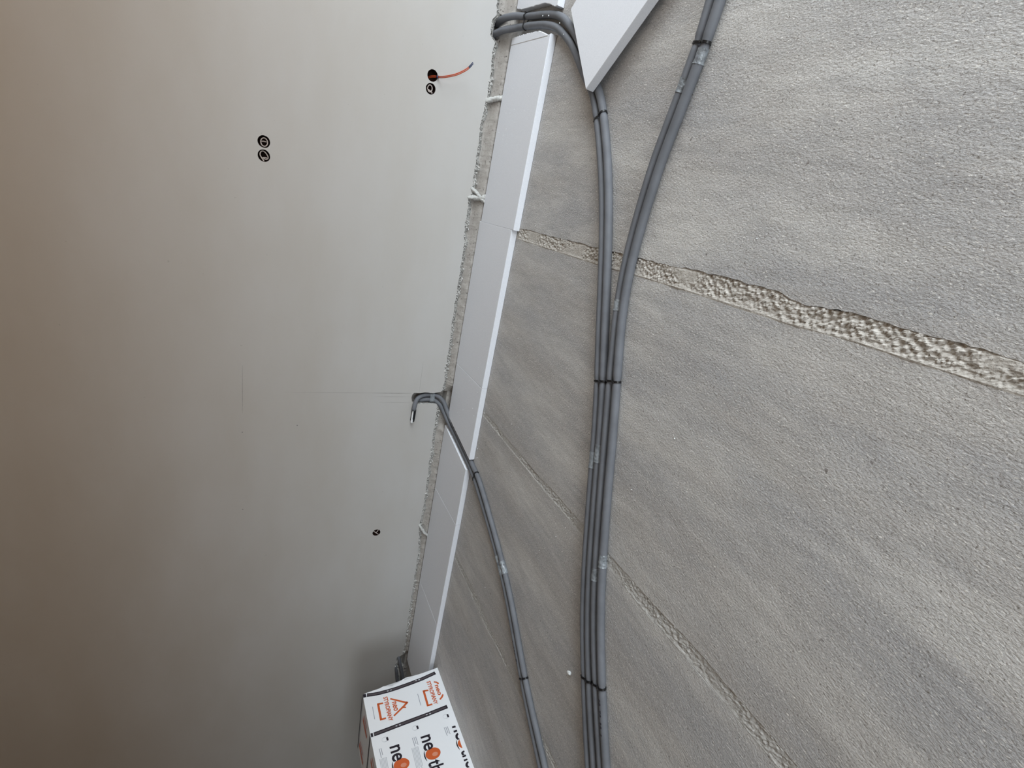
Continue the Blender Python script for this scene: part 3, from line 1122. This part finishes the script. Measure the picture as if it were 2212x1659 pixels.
def strip_on_face(name, line, width, mat, off=.0009, parent=None):
    bm = bmesh.new()
    prev = None
    for i, (u, z) in enumerate(line):
        a = line[max(0, i - 1)]
        b = line[min(len(line) - 1, i + 1)]
        d = Vector((b[0] - a[0], b[1] - a[1])).normalized()
        w = width[i] if isinstance(width, list) else width
        s = Vector((-d.y, d.x)) * w / 2
        q = [bm.verts.new(face_pt(u + s.x, z + s.y, off)), bm.verts.new(face_pt(u - s.x, z - s.y, off))]
        if prev:
            bm.faces.new((prev[0], prev[1], q[1], q[0]))
        prev = q
    bmesh.ops.recalc_face_normals(bm, faces=bm.faces[:])
    return part(name, bm, mat, parent or pack)


def poly_on_face(name, pts, mat, off=.0009, parent=None):
    bm = bmesh.new()
    bm.faces.new([bm.verts.new(face_pt(u, max(z, .004), off)) for u, z in pts])
    bmesh.ops.triangulate(bm, faces=bm.faces[:])
    return part(name, bm, mat, parent or pack)


BAND1 = [(.079, .585), (.088, .54), (.092, .49), (.093, .43), (.091, .365), (.083, .27), (.070, .151), (.0475, .034)]
BAND2 = [(.398, .592), (.394, .52), (.387, .426), (.380, .31), (.373, .197), (.359, .034)]
for B_ in (BAND1, BAND2):
    band = strip_on_face('printed_band', B_, .029, M['ink'])
    inner = [(a[0], a[1]) for a in B_[:-1]] + [(B_[-1][0] + .002, B_[-1][1] + .012)]
    strip_on_face('band_lettering', inner, .013, M['ink_band'], .0014, band)
    u0, z0 = B_[0]
    poly_on_face('printed_band', [(u0 - .0145, z0 + .006), (u0 + .0145, z0 + .006), (u0 + .0145, .6135), (u0 - .0145, .6135)], M['ink'])
    for zz in (.43, .405, .20, .175):
        uu = min(B_, key=lambda q: abs(q[1] - zz))[0]
        poly_on_face('band_lettering', [(uu - .004, zz - .006), (uu + .004, zz - .006), (uu + .004, zz + .006), (uu - .004, zz + .006)], M['ink_pale'], .0017, band)
# bands carried over the top of the pack
for u0, wt in ((.079, .022), (.398, .022)):
    bm = bmesh.new()
    q = [PO + DU * (u0 + s_ * wt / 2) + UP * (.6185) + DN * n_ for s_, n_ in ((-1, -.0005), (1, -.0005), (1, PD), (-1, PD))]
    bm.faces.new([bm.verts.new(v) for v in q])
    part('printed_band', bm, M['ink'], pack)


def text_mesh(body, size, bold=0.0, sx=1.0):
    cu = bpy.data.curves.new('lettering', 'FONT')
    cu.body = body
    cu.size = size
    cu.offset = bold
    cu.resolution_u = 3
    o = bpy.data.objects.new('lettering', cu)
    COL.objects.link(o)
    dg = bpy.context.evaluated_depsgraph_get()
    me = bpy.data.meshes.new_from_object(o.evaluated_get(dg))
    COL.objects.unlink(o)
    bpy.data.objects.remove(o)
    bm = bmesh.new()
    bm.from_mesh(me)
    bpy.data.meshes.remove(me)
    bmesh.ops.scale(bm, vec=(sx, 1, 1), verts=bm.verts[:])
    return bm


def text_on_face(body, u0, u1, base, xh, mat, bold=0.0, off=.0011, cap=False, sheet=None):
    """lettering printed upside down: reads along +u, letter tops point to the floor"""
    bm = text_mesh(body, 1.0, bold)
    ys = [v.co.y for v in bm.verts]
    xs = [v.co.x for v in bm.verts]
    ref = .70 if cap else .52
    k = xh / ref
    sx = (u1 - u0) / (max(xs) - min(xs))
    x0 = min(xs)
    for v in bm.verts:
        u, z = u0 + (v.co.x - x0) * sx, base - v.co.y * k
        v.co = face_pt(u, z, off)
    if base < .065:
        bmesh.ops.bisect_plane(bm, geom=bm.verts[:] + bm.edges[:] + bm.faces[:], plane_co=(0, 0, .026), plane_no=(0, 0, -1), clear_outer=True)
    bmesh.ops.recalc_face_normals(bm, faces=bm.faces[:])
    o = part('lettering', bm, mat, pack)
    if base < .065:
        o['kind'] = 'stuff'
    return o


# house logos
for dz, roof in ((0, True), (-.352, False)):
    base_s = .473 + dz
    U_ = [(.182, .483), (.178, .521), (.305, .525), (.305, .488)]
    U_ = [(u, z + dz) for u, z in U_]
    strip_on_face('house_logo', U_[:2], .013, M['orange'])
    strip_on_face('house_logo', [(U_[1][0] - .006, U_[1][1] - .001), (U_[2][0] + .006, U_[2][1] - .001)], .016, M['orange'])
    strip_on_face('house_logo', U_[2:], .013, M['orange'])
    if roof:
        strip_on_face('house_logo', [(.163, .426), (.232, .318), (.236, .309)], [.012, .014, .016], M['orange'])
        strip_on_face('house_logo', [(.228, .309), (.250, .338), (.306, .430)], [.016, .014, .012], M['orange'])
        strip_on_face('house_logo', [(.262, .352), (.268, .330)], .010, M['orange'])
        text_on_face('neo', .196, .272, .420, .033, M['orange'], .025)
    else:
        strip_on_face('house_logo', [(.124, .070), (.134, .050), (.152, .038)], [.010, .013, .012], M['orange'])
        strip_on_face('house_logo', [(.252, .034), (.270, .048), (.286, .070)], [.012, .014, .011], M['orange'])
        text_on_face('neo', .157, .250, .071, .026, M['orange'], .025)
    text_on_face('STYROPIANY', .136 if roof else .106, .338 if roof else .314, base_s - (0 if roof else -.003), .030, M['orange'], .030, .0015, True)
    strip_on_face('printed_line', [(.187, .563 + (0 if roof else -.344)), (.288, .566 + (0 if roof else -.344))], .004, M['ink_grey'])

# rows of black lettering with the orange ball
for base, full in ((.507, True), (.287, True), (.050, False)):
    text_on_face('ne', .520, .628, base, .072, M['ink'], .018)
    text_on_face('therm', .704, .704 + .235, base, .072, M['ink'], .018)
    cz = base - .049
    N = 30
    pts = [(.660 + .040 * math.cos(2 * math.pi * k / N), cz + .053 * math.sin(2 * math.pi * k / N)) for k in range(N)]
    if not full:
        pts = [p for p in pts if p[1] > .026]
    poly_on_face('orange_ball', pts, M['orange'])
    if full:
        poly_on_face('orange_ball', [(.668 + .014 * math.cos(2 * math.pi * k / 20), cz - .012 + .020 * math.sin(2 * math.pi * k / 20)) for k in range(20)], M['orange_hi'], .0013)
    strip_on_face('ball_arc', [(.624, base + .004), (.642, base + .009), (.660, base + .0105), (.678, base + .009), (.696, base + .004)], [.002, .007, .009, .007, .002], M['ink'], .0015)  # black printed arc below the orange ball
    # small egg-shaped mark, caption lines and paragraph
    eu, ez = .458 - (.507 - base) * .06, base + .018
    poly_on_face('badge', [(eu + .018 * math.cos(2 * math.pi * k / 20), ez + .024 * math.sin(2 * math.pi * k / 20)) for k in range(20)], M['ink_pale'], .0010)
    poly_on_face('badge', [(eu + .015 * math.cos(2 * math.pi * k / 20), ez + .003 + .020 * math.sin(2 * math.pi * k / 20)) for k in range(20)], M['film'], .0013)
    poly_on_face('badge', [(eu - .012, ez - .020), (eu + .014, ez - .021), (eu + .012, ez - .008), (eu - .010, ez - .007)], M['ink'], .0016)
    for q in range(3 if base < .3 else 2):
        z_ = base + .058 - q * .012 + (.012 if base > .4 else 0)
        strip_on_face('printed_line', [(.508, z_), (.508 + (.066, .050, .060)[q], z_ - .002)], .004, M['ink_grey'])
    if base > .05:
        for q in range(6):
            z_ = base + .080 - q * .0085
            strip_on_face('printed_paragraph', [(.578 - .04 * (base < .1), z_), (.730 - .014 * (q % 2), z_ + .003)], .0042, M['ink_pale'])
# prints on the top of the pack
for (u, n_, L_) in ((.15, .115, .165), (.11, .43, .17), (.47, .12, .15)):
    bm = bmesh.new()
    q = [PO + DU * a + DN * b + UP * .6184 for a, b in ((u, n_), (u + L_, n_), (u + L_ - .01, n_ + .035), (u + .01, n_ + .035))]
    bm.faces.new([bm.verts.new(v) for v in q])
    q = [PO + DU * a + DN * b + UP * .6184 for a, b in ((u + .03, n_ - .05), (u + L_ - .03, n_ - .05), (u + L_ - .03, n_ - .035), (u + .03, n_ - .035))]
    bm.faces.new([bm.verts.new(v) for v in q])
    bmesh.ops.recalc_face_normals(bm, faces=bm.faces[:])
    part('house_logo', bm, M['orange'], pack)

# ------------------------------------------------------------------ crumbs of polystyrene


def chip(bm, c, r):
    q = bmesh.ops.create_icosphere(bm, subdivisions=1, radius=r)['verts']
    for v in q:
        v.co *= .65 + .7 * random.random()
        v.co.z *= .7
        v.co += Vector(c)


bm = bmesh.new()
bmesh.ops.create_icosphere(bm, subdivisions=2, radius=.0105)
for v in bm.verts:
    v.co *= .75 + .5 * noise.noise(v.co * 120 + Vector((3, 1, 2)))
    v.co.x *= 1.25
    v.co += Vector((2.005, -2.038, .0075))
tag(mesh_obj('polystyrene_chip', bm, M['eps_rough']), 'lone white polystyrene chip on bare concrete left of the four pipes', 'chip')
bm = bmesh.new()
for k in range(46):
    chip(bm, (random.uniform(.1, .54), random.choice((random.uniform(-.2, .75), random.uniform(-1.7, -.6), random.uniform(-2.9, -1.95))), .0412), random.uniform(.0008, .0021))
for k in range(26):
    chip(bm, (random.uniform(.12, .5), random.uniform(.2, .55), .0412), random.uniform(.0008, .002))
for k in range(60):
    x = random.uniform(.62, 2.3)
    chip(bm, (x, random.uniform(-2.5, .4), .0012), random.uniform(.0010, .0026))
for (x, y, z) in ((.61, -1.80, .002), (.66, -1.86, .002), (.605, -1.72, .002), (.585, -1.66, .002), (.43, .856, .037), (.50, .845, .037), (.70, .735, .034), (.64, .79, .037)):
    chip(bm, (x, y, z), .0032)
o = mesh_obj('polystyrene_crumbs', bm, M['eps_rough'])
tag(o, 'scattered white polystyrene crumbs on the boards and floor', 'crumbs', kind='stuff')
